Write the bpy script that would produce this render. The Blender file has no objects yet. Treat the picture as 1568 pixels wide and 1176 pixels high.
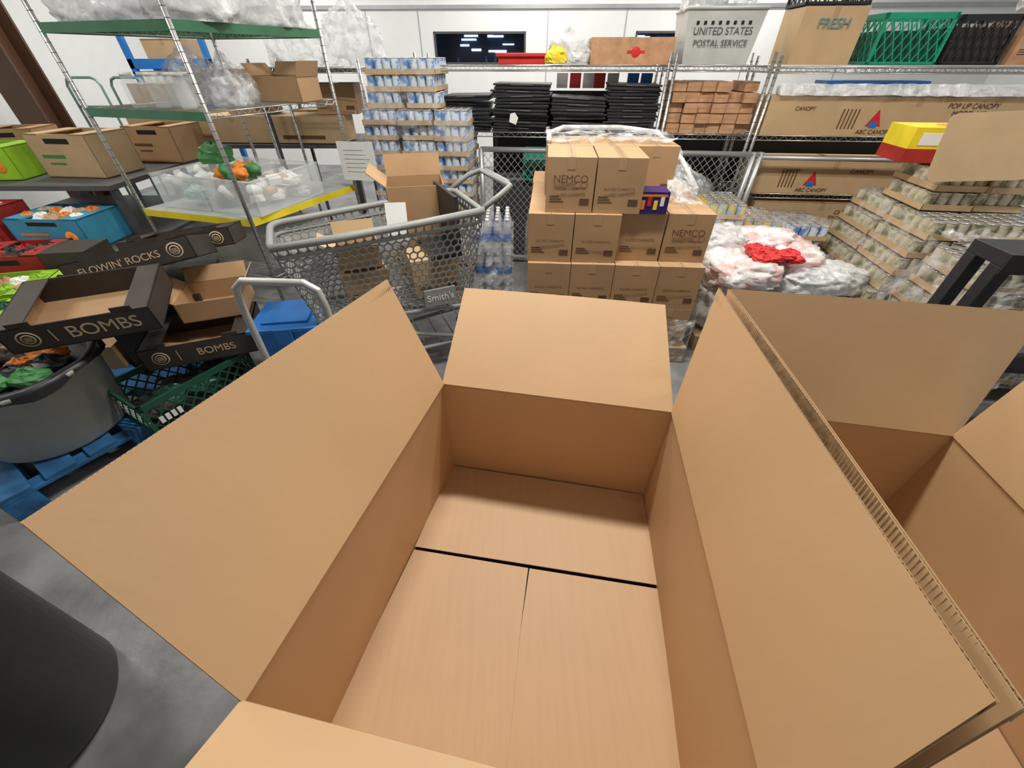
import bpy, math, random
from mathutils import Matrix, Vector, noise
random.seed(7)
scene=bpy.context.scene
H=1.7
def T(x,y,z=0): return Matrix.Translation((x,y,z))
def RZ(a): return Matrix.Rotation(math.radians(a),4,'Z')
def RX(a): return Matrix.Rotation(math.radians(a),4,'X')
def RY(a): return Matrix.Rotation(math.radians(a),4,'Y')
I4=Matrix.Identity(4)
# ---------------------------------------------------------------- materials
MC={}
def mat(name,c,rough=.7,metal=0.,var=.12,scale=6.,bump=0.,bscale=40.,alpha=1.,trans=0.,emit=0.,stretch=None,c2=None,lo=.4,hi=.6):
    if name in MC: return MC[name]
    m=bpy.data.materials.new(name); m.use_nodes=True
    nt=m.node_tree; b=nt.nodes['Principled BSDF']
    b.inputs['Roughness'].default_value=rough; b.inputs['Metallic'].default_value=metal
    b.inputs['Alpha'].default_value=alpha
    b.inputs['Transmission Weight'].default_value=trans
    tc=nt.nodes.new('ShaderNodeTexCoord'); mp=nt.nodes.new('ShaderNodeMapping')
    nt.links.new(tc.outputs['Object'],mp.inputs['Vector'])
    if stretch: mp.inputs['Scale'].default_value=stretch
    n=nt.nodes.new('ShaderNodeTexNoise'); n.inputs['Scale'].default_value=scale; n.inputs['Detail'].default_value=5
    nt.links.new(mp.outputs[0],n.inputs['Vector'])
    r=nt.nodes.new('ShaderNodeValToRGB')
    if c2 is None:
        r.color_ramp.elements[0].position=.3; r.color_ramp.elements[1].position=.7
        r.color_ramp.elements[0].color=(*[max(0,x*(1-var)) for x in c],1)
        r.color_ramp.elements[1].color=(*[min(1,x*(1+var)) for x in c],1)
    else:
        r.color_ramp.elements[0].position=lo; r.color_ramp.elements[1].position=hi
        r.color_ramp.elements[0].color=(*c,1); r.color_ramp.elements[1].color=(*c2,1)
    nt.links.new(n.outputs['Fac'],r.inputs['Fac']); nt.links.new(r.outputs[0],b.inputs['Base Color'])
    if emit>0:
        b.inputs['Emission Color'].default_value=(*c,1); b.inputs['Emission Strength'].default_value=emit
    if bump>0:
        n2=nt.nodes.new('ShaderNodeTexNoise'); n2.inputs['Scale'].default_value=bscale; n2.inputs['Detail'].default_value=3
        nt.links.new(mp.outputs[0],n2.inputs['Vector'])
        bp=nt.nodes.new('ShaderNodeBump'); bp.inputs['Strength'].default_value=bump; bp.inputs['Distance'].default_value=.01
        nt.links.new(n2.outputs['Fac'],bp.inputs['Height']); nt.links.new(bp.outputs[0],b.inputs['Normal'])
    MC[name]=m; return m
def film(name,c,lo=.08,hi=.75,rough=.15,scale=7.):
    m=mat(name,c,rough,var=.04,bump=.9,bscale=scale*2)
    nt=m.node_tree; b=nt.nodes['Principled BSDF']
    tc=nt.nodes.new('ShaderNodeTexCoord')
    n=nt.nodes.new('ShaderNodeTexNoise'); n.inputs['Scale'].default_value=scale; n.inputs['Detail'].default_value=6; n.inputs['Distortion'].default_value=1.5
    nt.links.new(tc.outputs['Object'],n.inputs['Vector'])
    r=nt.nodes.new('ShaderNodeMapRange'); r.inputs['From Min'].default_value=.42; r.inputs['From Max'].default_value=.68; r.inputs['To Min'].default_value=lo; r.inputs['To Max'].default_value=hi
    nt.links.new(n.outputs['Fac'],r.inputs['Value']); nt.links.new(r.outputs[0],b.inputs['Alpha'])
    return m
KR=mat('kraft_board',(.53,.34,.18),.62,var=.05,scale=2.5,bump=.05,bscale=45,stretch=(1,1,.25))
KRF=mat('kraft_board_floor',(.55,.36,.205),.6,var=.025,scale=3,bump=.06,bscale=10,stretch=(18,1.2,1))
KRE=mat('kraft_board_edge',(.5,.36,.21),.9,var=.3,scale=60)
KRD=mat('kraft_carton',(.43,.265,.135),.7,var=.08,scale=5)
KR2=mat('kraft_carton_light',(.52,.36,.2),.7,var=.08,scale=5)
INK=mat('print_ink_brown',(.12,.06,.03),.8)
TAPE=mat('packing_tape',(.44,.29,.16),.25,var=.05)
CONC=mat('concrete_floor_mat',(.17,.172,.175),.4,var=.4,scale=4.5,bump=.15,bscale=20)
WALL=mat('wall_paint',(.82,.84,.84),.7,var=.02)
CEIL=mat('ceiling_paint',(.7,.7,.69),.9,var=.03)
CHR=mat('chrome_wire',(.55,.55,.53),.3,metal=.85,var=.05)
GRN=mat('green_epoxy',(.05,.17,.09),.4)
YEL=mat('yellow_strip',(.85,.68,.03),.5)
GPL=mat('gray_cart_plastic',(.27,.28,.27),.5,var=.08)
BLK=mat('black_plastic',(.018,.019,.022),.45,var=.2)
BLK2=mat('black_print_board',(.04,.03,.024),.6,var=.2)
WHT=mat('white_paper',(.82,.82,.8),.7,var=.03)
GOLD=mat('print_gold',(.6,.45,.28),.6)
GCR=mat('dark_green_plastic',(.015,.075,.045),.4)
GCR2=mat('green_crate_plastic',(.01,.30,.17),.4)
BLUEW=mat('blue_painted_wood',(.02,.12,.29),.7,var=.45,scale=9)
WOOD=mat('pallet_wood',(.38,.27,.16),.8,var=.25,scale=8)
BLUE=mat('blue_plastic',(.02,.18,.58),.35)
GBIN=mat('gray_bin_plastic',(.42,.42,.36),.5,var=.08)
DBIN=mat('charcoal_bin_plastic',(.03,.032,.03),.38,var=.2)
BAGW=film('white_film_bag',(.78,.79,.8),.5,1.0,.3,9)
BAGC=film('clear_film',(.85,.87,.9),.1,.75,.12,7)
WRAP=film('stretch_film_wrap',(.85,.88,.9),.03,.40,.1,5)
CLR=mat('clear_plastic',(.88,.92,.93),.08,var=.02,alpha=.25)
RED=mat('red_print',(.6,.02,.02),.5)
REDD=mat('red_carton_print',(.38,.025,.02),.5,var=.25)
LIME=mat('lime_print',(.27,.52,.02),.5,var=.2)
ORG=mat('orange_print',(.75,.22,.02),.5)
TIN=mat('tin_lid',(.65,.65,.62),.25,metal=.8,var=.05)
GALV=mat('galvanized_steel',(.5,.51,.52),.35,metal=.6,var=.08)
DARKST=mat('dark_steel',(.08,.08,.085),.5)
DKG=mat('dark_gap',(.01,.01,.01),.9)
PINK=mat('pink_bag_print',(.75,.5,.48),.25,var=.1,bump=.8,bscale=16,c2=(.82,.80,.79),lo=.42,hi=.55,scale=9)
BRICK=mat('small_box_tan',(.5,.28,.15),.7,var=.2,scale=14)
CANB=mat('can_label_blue',(.10,.24,.55),.35,c2=(.62,.70,.78),scale=17,lo=.40,hi=.5)
CANG=mat('can_label_tan_green',(.18,.19,.09),.35,c2=(.58,.53,.40),scale=14,lo=.36,hi=.5)
CANY=mat('can_label_yellow',(.7,.55,.1),.35,c2=(.25,.45,.7),scale=19,lo=.5,hi=.55)
VEG=mat('green_veg',(.05,.22,.06),.5)
# ---------------------------------------------------------------- mesh builder
class MB:
    def __init__(s): s.v=[];s.f=[];s.mi=[];s.ms=[];s.sm=[];s.M=I4
    def m(s,mt):
        if mt not in s.ms: s.ms.append(mt)
        return s.ms.index(mt)
    def add(s,vs,fs,mt,M=None,smooth=False):
        o=len(s.v); X=s.M@(M if M else I4)
        s.v+= [X@Vector(q) for q in vs]
        k=s.m(mt)
        for f in fs: s.f.append([o+i for i in f]); s.mi.append(k); s.sm.append(smooth)
    def box(s,x0,x1,y0,y1,z0,z1,mt,M=None):
        s.add([(x0,y0,z0),(x1,y0,z0),(x1,y1,z0),(x0,y1,z0),(x0,y0,z1),(x1,y0,z1),(x1,y1,z1),(x0,y1,z1)],
              [(0,3,2,1),(4,5,6,7),(0,1,5,4),(1,2,6,5),(2,3,7,6),(3,0,4,7)],mt,M)
    def panel(s,pts,th,mt,edge=None,M=None):
        P=[Vector(q) for q in pts]; n=(P[1]-P[0]).cross(P[2]-P[0]).normalized()
        k=len(P); V=P+[q+n*th for q in P]
        s.add(V,[tuple(reversed(range(k))),tuple(range(k,2*k))],mt,M)
        s.add(V,[(i,(i+1)%k,k+(i+1)%k,k+i) for i in range(k)],edge or mt,M)
    def tube(s,pts,r,mt,n=8,closed=False,M=None):
        P=[Vector(q) for q in pts]; V=[];F=[];k=len(P); up=None
        for i in range(k):
            a=P[i-1] if (i>0 or closed) else P[i]; b=P[(i+1)%k] if (i<k-1 or closed) else P[i]
            t=(b-a).normalized()
            if up is None:
                up=t.orthogonal().normalized()
            up=(up-t*up.dot(t))
            up=up.normalized() if up.length>1e-6 else t.orthogonal().normalized()
            w=t.cross(up)
            for j in range(n):
                an=2*math.pi*j/n; V.append(P[i]+(up*math.cos(an)+w*math.sin(an))*r)
        for i in range(k if closed else k-1):
            for j in range(n):
                a=i*n+j;b=i*n+(j+1)%n;c=((i+1)%k)*n+(j+1)%n;dd=((i+1)%k)*n+j
                F.append((a,b,c,dd))
        if not closed: F.append(tuple(reversed(range(n)))); F.append(tuple(range((k-1)*n,k*n)))
        s.add(V,F,mt,M,smooth=n>4)
    def lathe(s,prof,mt,n=24,M=None,cap=True,smooth=True):
        V=[];F=[]
        for r,z in prof:
            for j in range(n):
                a=2*math.pi*j/n; V.append((r*math.cos(a),r*math.sin(a),z))
        for i in range(len(prof)-1):
            for j in range(n):
                F.append((i*n+j,i*n+(j+1)%n,(i+1)*n+(j+1)%n,(i+1)*n+j))
        if cap: F.append(tuple(reversed(range(n)))); F.append(tuple(range((len(prof)-1)*n,len(prof)*n)))
        s.add(V,F,mt,M,smooth=smooth)
    def blob(s,c,sx,sy,sz,mt,amp=.25,fr=3.,seed=0,nu=28,nv=16,flat=True):
        V=[];F=[]
        for i in range(nv+1):
            ph=math.pi*i/nv
            for j in range(nu):
                a=2*math.pi*j/nu
                q=Vector((math.sin(ph)*math.cos(a),math.sin(ph)*math.sin(a),math.cos(ph)))
                k=1+amp*noise.noise(q*fr+Vector((seed*3.1,seed,0)))+amp*.5*noise.noise(q*fr*2.7+Vector((seed,7,0)))
                z=q.z*k*sz
                if flat and z<-.55*sz: z=-.55*sz
                V.append((c[0]+q.x*k*sx,c[1]+q.y*k*sy,c[2]+z))
        for i in range(nv):
            for j in range(nu):
                F.append((i*nu+j,(i+1)*nu+j,(i+1)*nu+(j+1)%nu,i*nu+(j+1)%nu))
        s.add(V,F,mt,None,smooth=True)
    def bag(s,c,sx,sy,sz,mt,seed=0,nu=54,nv=34,knot=True,smooth=False,crk=1.):
        V=[];F=[]
        for i in range(nv+1):
            ph=math.pi*i/nv
            for j in range(nu):
                a=2*math.pi*j/nu
                q=Vector((math.sin(ph)*math.cos(a),math.sin(ph)*math.sin(a),math.cos(ph)))
                o=Vector((seed*3.7,seed*1.3,seed*.7))
                r1=1-abs(noise.noise(q*2.2+o))*2; r2=1-abs(noise.noise(q*5.5+o*2))*2; r3=1-abs(noise.noise(q*12+o*3))*2
                k=.82+.16*r1+.10*r2*crk+.05*r3*crk+.15*noise.noise(q*1.4+o)
                e=.75
                x=math.copysign(abs(q.x)**e,q.x);y=math.copysign(abs(q.y)**e,q.y);zz=math.copysign(abs(q.z)**e,q.z)
                z=zz*k*sz
                if z<-.55*sz: z=-.55*sz
                if knot and i<4: k*=.8; z+=sz*.12*(4-i)*(.6+.4*math.sin(a*5+seed))
                V.append((c[0]+x*k*sx,c[1]+y*k*sy,c[2]+z))
        for i in range(nv):
            for j in range(nu):
                F.append((i*nu+j,(i+1)*nu+j,(i+1)*nu+(j+1)%nu,i*nu+(j+1)%nu))
        s.add(V,F,mt,None,smooth=smooth)
    def sheet(s,Q,mt,amp=.02,nu=30,nv=20,seed=0,M=None):
        Q=[Vector(q) for q in Q]; nn=(Q[1]-Q[0]).cross(Q[3]-Q[0]).normalized();V=[];F=[]
        for j in range(nv+1):
            for i in range(nu+1):
                p=(Q[0].lerp(Q[1],i/nu)).lerp(Q[3].lerp(Q[2],i/nu),j/nv)
                d=abs(noise.noise(Vector((p.x*6,p.y*6,p.z*2.5))+Vector((seed,0,0))))+.4*abs(noise.noise(p*17))
                V.append(p+nn*d*amp*2)
        for j in range(nv):
            for i in range(nu):
                a=j*(nu+1)+i; F.append((a,a+1,a+nu+2,a+nu+1))
        s.add(V,F,mt,M)
    def done(s,name,parent=None,bevel=0.):
        me=bpy.data.meshes.new(name)
        if s.v:
            lo=[min(q[i] for q in s.v) for i in range(3)]; hi=[max(q[i] for q in s.v) for i in range(3)]
            c=Vector(((lo[0]+hi[0])/2,(lo[1]+hi[1])/2,lo[2]))
        else: c=Vector((0,0,0))
        me.from_pydata([tuple(q-c) for q in s.v],[],s.f)
        for mt in s.ms: me.materials.append(mt)
        me.polygons.foreach_set('material_index',s.mi); me.polygons.foreach_set('use_smooth',s.sm)
        me.update()
        o=bpy.data.objects.new(name,me); scene.collection.objects.link(o); o.location=c
        if parent: o.parent=parent
        if bevel>0:
            bm=o.modifiers.new('bevel','BEVEL'); bm.width=bevel; bm.segments=2; bm.limit_method='ANGLE'
        return o
def root(name):
    e=bpy.data.objects.new(name,None); scene.collection.objects.link(e); e.empty_display_size=.1; return e
def text(s,size,M,mt,parent,name='printed_text',ax='CENTER'):
    cu=bpy.data.curves.new(name,'FONT'); cu.body=s; cu.size=size; cu.extrude=.0004; cu.align_x=ax; cu.align_y='CENTER'
    cu.materials.append(mt); o=bpy.data.objects.new(name,cu); scene.collection.objects.link(o)
    o.matrix_world=M@RX(90); o.parent=parent; return o
def link(me,name,M,parent):
    o=bpy.data.objects.new(name,me); scene.collection.objects.link(o); o.matrix_world=M; o.parent=parent; return o
# ---------------------------------------------------------------- components
def carton(mb,w,dp,h,M,mt=None,tape=True,label=True,seed=0):
    mt=mt or KRD
    mb.box(0,w,0,dp,0,h,mt,M)
    e=.0012
    if tape:
        mb.box(w*.5-.022,w*.5+.022,-e,0,h-.06,h,TAPE,M); mb.box(w*.5-.022,w*.5+.022,0,dp,h,h+e,TAPE,M)
        mb.box(w*.5-.001,w*.5+.001,0,dp,h+e,h+e*1.3,INK,M)
    if label:
        mb.box(w*.72,w*.72+w*.2,-e,0,h*.15,h*.15+.035,INK,M)
        for i in range(3): mb.box(w*.08,w*.08+w*(.3-.05*i),-e,0,h*.2+i*.014,h*.2+i*.014+.006,INK,M)
def open_carton(mb,w,dp,h,M,mt,th=.005,flap=.12,ang=(55,40,60,50),inner=None):
    mb.box(0,w,0,dp,0,th,mt,M)
    mb.box(0,w,0,th,0,h,mt,M);mb.box(0,w,dp-th,dp,0,h,mt,M);mb.box(0,th,0,dp,0,h,mt,M);mb.box(w-th,w,0,dp,0,h,mt,M)
    if flap>0:
        for k,(a,L) in enumerate(zip(ang,(w,w,dp,dp))):
            if a is None: continue
            ca,sa=math.cos(math.radians(a))*flap,math.sin(math.radians(a))*flap
            if k==0: mb.panel([(0,0,h),(w,0,h),(w,-ca,h+sa),(0,-ca,h+sa)],th,mt,None,M)
            if k==1: mb.panel([(0,dp,h),(w,dp,h),(w,dp+ca,h+sa),(0,dp+ca,h+sa)],th,mt,None,M)
            if k==2: mb.panel([(0,0,h),(0,dp,h),(-ca,dp,h+sa),(-ca,0,h+sa)],th,mt,None,M)
            if k==3: mb.panel([(w,0,h),(w,dp,h),(w+ca,dp,h+sa),(w+ca,0,h+sa)],th,mt,None,M)
def crate(mb,w,dp,h,M,mt,n=5,t=.012):
    for z0,z1 in ((0,.02),(h-.035,h)):
        mb.box(0,w,0,t,z0,z1,mt,M);mb.box(0,w,dp-t,dp,z0,z1,mt,M);mb.box(0,t,0,dp,z0,z1,mt,M);mb.box(w-t,w,0,dp,z0,z1,mt,M)
    for x in (0,w-.02):
        for y in (0,dp-.02): mb.box(x,x+.02,y,y+.02,0,h,mt,M)
    mb.box(0,w,0,dp,0,.006,mt,M)
    def lattice(A,Bv,L):
        k=max(3,int(L/.06)); s=L/k; zz=h-.05
        for i in range(k):
            for (za,zb) in ((.015,.015+zz/2),(.015+zz/2,.015+zz)):
                a=A+Bv*(s*i);b=A+Bv*(s*(i+1))
                mb.tube([a+Vector((0,0,za)),b+Vector((0,0,zb))],.005,mt,4,M=M)
                mb.tube([b+Vector((0,0,za)),a+Vector((0,0,zb))],.005,mt,4,M=M)
    lattice(Vector((0,t/2,0)),Vector((1,0,0)),w);lattice(Vector((0,dp-t/2,0)),Vector((1,0,0)),w)
    lattice(Vector((t/2,0,0)),Vector((0,1,0)),dp);lattice(Vector((w-t/2,0,0)),Vector((0,1,0)),dp)
def pallet(name,M,w,dp,h,mt):
    mb=MB(); mb.M=M
    n=7; bw=w/(n*1.35)
    for i in range(n):
        x=i*(w-bw)/(n-1); mb.box(x,x+bw,0,dp,h-.02,h,mt)
        if i%3==0: mb.box(x,x+bw,0,dp,0,.018,mt)
    for y in (0,dp/2-.045,dp-.09):
        mb.box(0,w,y,y+.09,h-.04,h-.02,mt)
        for x in (0,w/2-.06,w-.12): mb.box(x,x+.12,y,y+.09,.018,h-.04,mt)
    return mb.done(name,bevel=.003)
def can_flat(name,lab,nx=4,ny=6,r=.0365,h=.11,tray=True):
    mb=MB(); W=nx*2*r;D=ny*2*r
    for i in range(nx):
        for j in range(ny):
            M=T(r+2*r*i-W/2,r+2*r*j-D/2,.003)
            mb.lathe([(r*.96,0),(r*.97,.004),(r*.95,.008)],TIN,12,M,cap=False)
            mb.lathe([(r*.95,.008),(r*.95,h-.012)],lab,12,M,cap=False)
            mb.lathe([(r*.95,h-.012),(r*.98,h-.006),(r*.96,h-.004),(r*.8,h-.007)],TIN,12,M)
    if tray:
        x0,x1,y0,y1=-W/2-.003,W/2+.003,-D/2-.003,D/2+.003
        mb.box(x0,x1,y0,y1,0,.003,KR2)
        for a in ((x0,x1,y0,y0+.003),(x0,x1,y1-.003,y1),(x0,x0+.003,y0,y1),(x1-.003,x1,y0,y1)): mb.box(*a,0,.038,KR2)
    me=bpy.data.meshes.new(name); me.from_pydata([tuple(q) for q in mb.v],[],mb.f)
    for mt in mb.ms: me.materials.append(mt)
    me.polygons.foreach_set('material_index',mb.mi); me.polygons.foreach_set('use_smooth',mb.sm); me.update()
    return me
def wire_shelf(mb,C,z,mt,strip=None,nw=26,sides=(0,1,2,3),liner=None):
    P=[Vector((c[0],c[1],z)) for c in C]
    dz=Vector((0,0,-.035))
    for i in range(4):
        a,b=P[i],P[(i+1)%4]
        mb.tube([a,b],.004,mt,6); mb.tube([a+dz,b+dz],.004,mt,6)
        L=(b-a).length;k=max(2,int(L/.08))
        pts=[]
        for j in range(2*k+1): pts.append(a.lerp(b,j/(2*k))+(dz if j%2 else Vector((0,0,0))))
        mb.tube(pts,.0025,mt,4)
        if strip and i in sides:
            nn=(b-a).normalized().cross(Vector((0,0,1)))*.009
            mb.panel([a+nn+Vector((0,0,.006)),b+nn+Vector((0,0,.006)),b+nn+dz-Vector((0,0,.01)),a+nn+dz-Vector((0,0,.01))],.003,strip)
    for j in range(1,nw): mb.tube([P[0].lerp(P[1],j/nw),P[3].lerp(P[2],j/nw)],.0022,mt,4)
    for j in (1,2,3): mb.tube([P[0].lerp(P[3],j/4)-Vector((0,0,.006)),P[1].lerp(P[2],j/4)-Vector((0,0,.006))],.0035,mt,4)
    if liner: mb.panel([P[0]+Vector((0,0,.004)),P[1]+Vector((0,0,.004)),P[2]+Vector((0,0,.004)),P[3]+Vector((0,0,.004))],.002,liner)
def post(mb,x,y,z1,mt,r=.0125):
    mb.tube([(x,y,.02),(x,y,z1)],r,mt,10)
    mb.lathe([(.02,0),(.02,.02),(.012,.03)],BLK,10,T(x,y,0))
    for i in range(int(z1/.05)): mb.lathe([(r+.001,0),(r+.001,.003)],DARKST,10,T(x,y,.05*i+.03))
# ================================================================ ROOM
def plane_box(name,x0,x1,y0,y1,z0,z1,mt,M=None):
    mb=MB(); mb.M=M or I4; mb.box(x0,x1,y0,y1,z0,z1,mt); return mb.done(name)
plane_box('floor',-6.5,8.5,-5,11,-.1,0,CONC)
plane_box('ceiling',-6.5,8.5,-5,11,3.7,3.8,CEIL)
plane_box('wall_left',-6.4,-6.25,-5,10.5,0,3.7,WALL)
plane_box('wall_right',8.2,8.35,-5,10.5,0,3.7,WALL)
MW=T(0,9.0)@RZ(-3)
wb=MB(); wb.M=MW
wins=[(-1.36,.24),(2.1,3.35)]
zs=(1.62,2.06)
wb.box(-7,9,0,.15,0,zs[0],WALL); wb.box(-7,9,0,.15,zs[1],3.7,WALL)
xs=[-7,wins[0][0],wins[0][1],wins[1][0],wins[1][1],9]
for i in (0,2,4): wb.box(xs[i],xs[i+1],0,.15,zs[0],zs[1],WALL)
wb.done('wall_back')
tr=MB(); tr.M=MW; tr.box(-7,9,-.03,0,2.34,2.39,GALV)
for x in (-2.5,-1.6,.6,1.9,4.0,5.6): tr.box(x,x+.012,-.008,0,0,2.34,GALV)
tr.done('trim_1')
RECESS=mat('dark_window_recess',(.01,.02,.05),.3)  # dark recess box stands in for the dark window glass
REFL=mat('window_reflection_glow',(.7,.85,1.),.5,emit=3.)  # added glow: emissive strips imitate ceiling-light reflections in the window glass
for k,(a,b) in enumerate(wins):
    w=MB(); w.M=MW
    w.box(a,b,.14,.9,zs[0]-.3,zs[0]-.28,RECESS); w.box(a-.3,b+.3,.9,.92,zs[0]-.3,zs[1]+.5,RECESS); w.box(a-.3,b+.3,.15,.9,zs[1]+.48,zs[1]+.5,RECESS)
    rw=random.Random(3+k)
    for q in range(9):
        x=a+rw.uniform(.0,(b-a)*.85); zz=zs[1]-rw.uniform(.03,.3); w.box(x,x+rw.uniform(.1,.28),.86,.9,zz,zz+rw.uniform(.015,.035),REFL)
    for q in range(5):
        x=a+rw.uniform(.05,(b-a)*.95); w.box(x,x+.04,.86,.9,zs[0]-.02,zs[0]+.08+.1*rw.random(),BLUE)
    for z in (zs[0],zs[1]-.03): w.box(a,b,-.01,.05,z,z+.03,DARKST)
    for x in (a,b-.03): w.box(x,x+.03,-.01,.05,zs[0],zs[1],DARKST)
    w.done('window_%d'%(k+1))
FIX=mat('lamp_diffuser',(1,.97,.92),.5,emit=2.)
def ceil_light(x,y,pw,col=(1,.96,.89),sx=1.3,sy=.10):
    mb=MB(); mb.box(x-sx/2-.03,x+sx/2+.03,y-sy/2-.03,y+sy/2+.03,3.62,3.7,GALV); mb.box(x-sx/2,x+sx/2,y-sy/2,y+sy/2,3.61,3.62,FIX)
    mb.done('ceiling_light')
    l=bpy.data.lights.new('lamp','AREA'); l.shape='RECTANGLE'; l.size=sx; l.size_y=sy; l.energy=pw; l.color=col
    o=bpy.data.objects.new('ceiling_lamp',l); scene.collection.objects.link(o); o.location=(x,y,3.59)
for x in (-3.8,0.2,3.6):
    for y,pw in ((-1.8,6),(2.0,122 if x==.2 else 50),(5.0,48),(7.6,70)):
        ceil_light(x,y,pw)
# ================================================================ BIG OPEN BOXES
def V3(x,y,z): return Vector((x,y,z+H))
TH=.007
def flute_edge(mb,a,b,inward,nrm,th,depth=.03,pitch=.009):
    L=(b-a).length;n=int(L/pitch)*2;V=[];F=[]
    for i in range(n+1):
        q=a.lerp(b,i/n)+nrm*(th*(.12 if i%2 else .88)); V+= [q,q+inward*depth]
    for i in range(n): F.append((2*i,2*i+2,2*i+3,2*i+1))
    mb.add(V,F,KRE)
def board(mb,q,th=TH,flute=True,sub=True):
    P=[Vector(x) for x in q]; n=(P[1]-P[0]).cross(P[2]-P[0]).normalized(); li=th*.15
    def sheet(off,t,mt):
        nu,nv=24,12;V=[];F=[]
        for s_ in (0,1):
            for j in range(nv+1):
                for i in range(nu+1):
                    u=i/nu;v=j/nv
                    a=P[0].lerp(P[1],u);b=P[3].lerp(P[2],u);pt=a.lerp(b,v)
                    bow=.006*math.sin(math.pi*u)*v+.0015*noise.noise(pt*3)*v
                    V.append(pt+n*(off+s_*t+bow))
        o=(nu+1)*(nv+1)
        for j in range(nv):
            for i in range(nu):
                a=j*(nu+1)+i
                F.append((a,a+nu+1,a+nu+2,a+1)); F.append((o+a,o+a+1,o+a+nu+2,o+a+nu+1))
        mb.add(V,F,mt,smooth=True)
        F=[]
        for i in range(nu):
            for a in (i,nv*(nu+1)+i): F.append((a,a+1,o+a+1,o+a))
        for j in range(nv):
            for a in (j*(nu+1),j*(nu+1)+nu): F.append((a,a+nu+1,o+a+nu+1,o+a))
        mb.add(V,F,mt)
    sheet(0,li,KR); sheet(th-li,li,KR)
    if flute:
        inw=((P[0]+P[1])-(P[2]+P[3])).normalized()
        flute_edge(mb,P[3],P[2],inw,n,th)
def bigbox(name,FL,FR,NR,NL,flaps,zr=-.95,zb=-1.45):
    r=root(name)
    mb=MB()
    c=[FL,FR,NR,NL]
    for i in range(4):
        a=c[i];b=c[(i+1)%4]
        board(mb,[V3(*a,zr),V3(*b,zr),V3(*b,zb),V3(*a,zb)],flute=False)
    mb.done('side_walls',r)
    for nm,q in flaps.items():
        m2=MB(); board(m2,[V3(*x) for x in q]); m2.done(nm,r)
        m3=MB(); a,b=V3(*q[0]),V3(*q[1]); m3.tube([a,b],.0045,KR,6); m3.done(nm+'_crease',r)
    return r
FL=(-.263,1.143);FR=(.5605,.987);NL=(-.519,.188);NR=(.42,.01)
z=-.95
b1=bigbox('open_cardboard_box',FL,FR,NR,NL,{
 'flap_left':[(*NL,z),(*FL,z),(-.406,1.181,-.546),(-.779,.337,-.565)],
 'flap_far':[(*FL,z),(*FR,z),(.576,1.325,-.716),(-.19,1.466,-.716)],
 'flap_right':[(*FR,z),(*NR,z),(.572,.115,-.581),(.652,1.135,-.554)],
 'flap_near':[(*NR,z),(*NL,z),(-.62,-.2,-.80),(.35,-.37,-.82)]})
fb=MB()
zf=-1.437
fb.panel([V3(-.275,1.14,zf+.002),V3(.557,.985,zf+.002),V3(.517,.611,zf+.002),V3(-.37,.754,zf+.002)],-.005,KRF,KRE)
fb.panel([V3(-.53,.18,zf-.002),V3(-.372,.744,zf-.002),V3(.059,.673,zf-.002),V3(.028,.475,zf-.002),V3(-.02,.09,zf-.002)],-.005,KRF,KRE)
fb.panel([V3(-.02,.09,zf-.0024),V3(.0284,.475,zf-.002),V3(.064,.672,zf-.002),V3(.52,.599,zf-.002),V3(.42,.01,zf-.002)],-.005,KRF,KRE)
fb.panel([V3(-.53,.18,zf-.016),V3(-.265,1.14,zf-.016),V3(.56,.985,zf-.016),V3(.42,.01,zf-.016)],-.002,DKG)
fb.done('bottom_flaps',b1)
FL2=(.64,1.035);FR2=(1.445,.877);NL2=(.50,.03);NR2=(1.30,-.12)
b2=bigbox('open_cardboard_box',FL2,FR2,NR2,NL2,{
 'flap_left':[(*NL2,z),(*FL2,z),(.684,1.143,-.562),(.606,.112,-.592)],
 'flap_far':[(*FL2,z),(*FR2,z),(1.66,1.08,-.61),(.72,1.21,-.592)],
 'flap_right':[(*FR2,z),(*NR2,z),(1.40,-.02,-.54),(1.51,.875,-.56)]})
f2=MB(); f2.panel([V3(*NL2,zf),V3(*FL2,zf),V3(*FR2,zf),V3(*NR2,zf)],-.005,KRF); f2.done('bottom_flaps',b2)
for k in range(2):
    pallet('wood_pallet',T(-.5,.22,.001+.121*k)@RZ(-10.5),.96,.9,.12,WOOD)
    pallet('wood_pallet',T(.58,.03,.001+.121*k)@RZ(-10.5),.80,.9,.12,WOOD)
# ================================================================ CARROT CARTONS ON PALLET
MCt=T(.10,2.40)@RZ(-4)
pallet('wood_pallet',MCt@T(-.02,-.03,.0),1.16,1.2,.125,WOOD)
cr=root('stack_of_cartons')
mb=MB(); mb.M=MCt
cw,cd,ch=.272,.38,.288
z0=.127
texts=[]
for l in range(4):
    for row in range(3 if l<3 else 2):
        for c in range(4):
            if l==3 and (c>2 or (row==0 and c==2)): continue
            x=c*(cw+.004)+(0.0 if l<2 else random.uniform(-.006,.006)); y=row*(cd+.003)+(0,0,.03,.06)[l]+ (.05 if l==2 and c>1 else 0)
            if l==3 : x=x+.09
            carton(mb,cw,cd,ch,T(x,y,z0+l*(ch+.002))@RZ(random.uniform(-1.3,1.3)),KRD,seed=l+c)
            if row==0: texts.append((x,y,z0+l*(ch+.002),l,c))
mb.done('cartons',cr,bevel=.004)
for x,y,zz,l,c in texts:
    if l==3 and c==0 or l==2 and c==3:
        text('NEMCO',.055,MCt@T(x+cw/2,y-.008,zz+ch*.62),INK,cr)
    text('SLICED CARROTS',.022,MCt@T(x+cw/2,y-.008,zz+ch*.45),INK,cr)
sw=MB(); sw.M=MCt
sw.sheet([(.28,-.02,.02),(1.13,-.02,.02),(1.13,-.02,.36),(.45,-.02,.30)],BAGC,.02,40,20)
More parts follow.
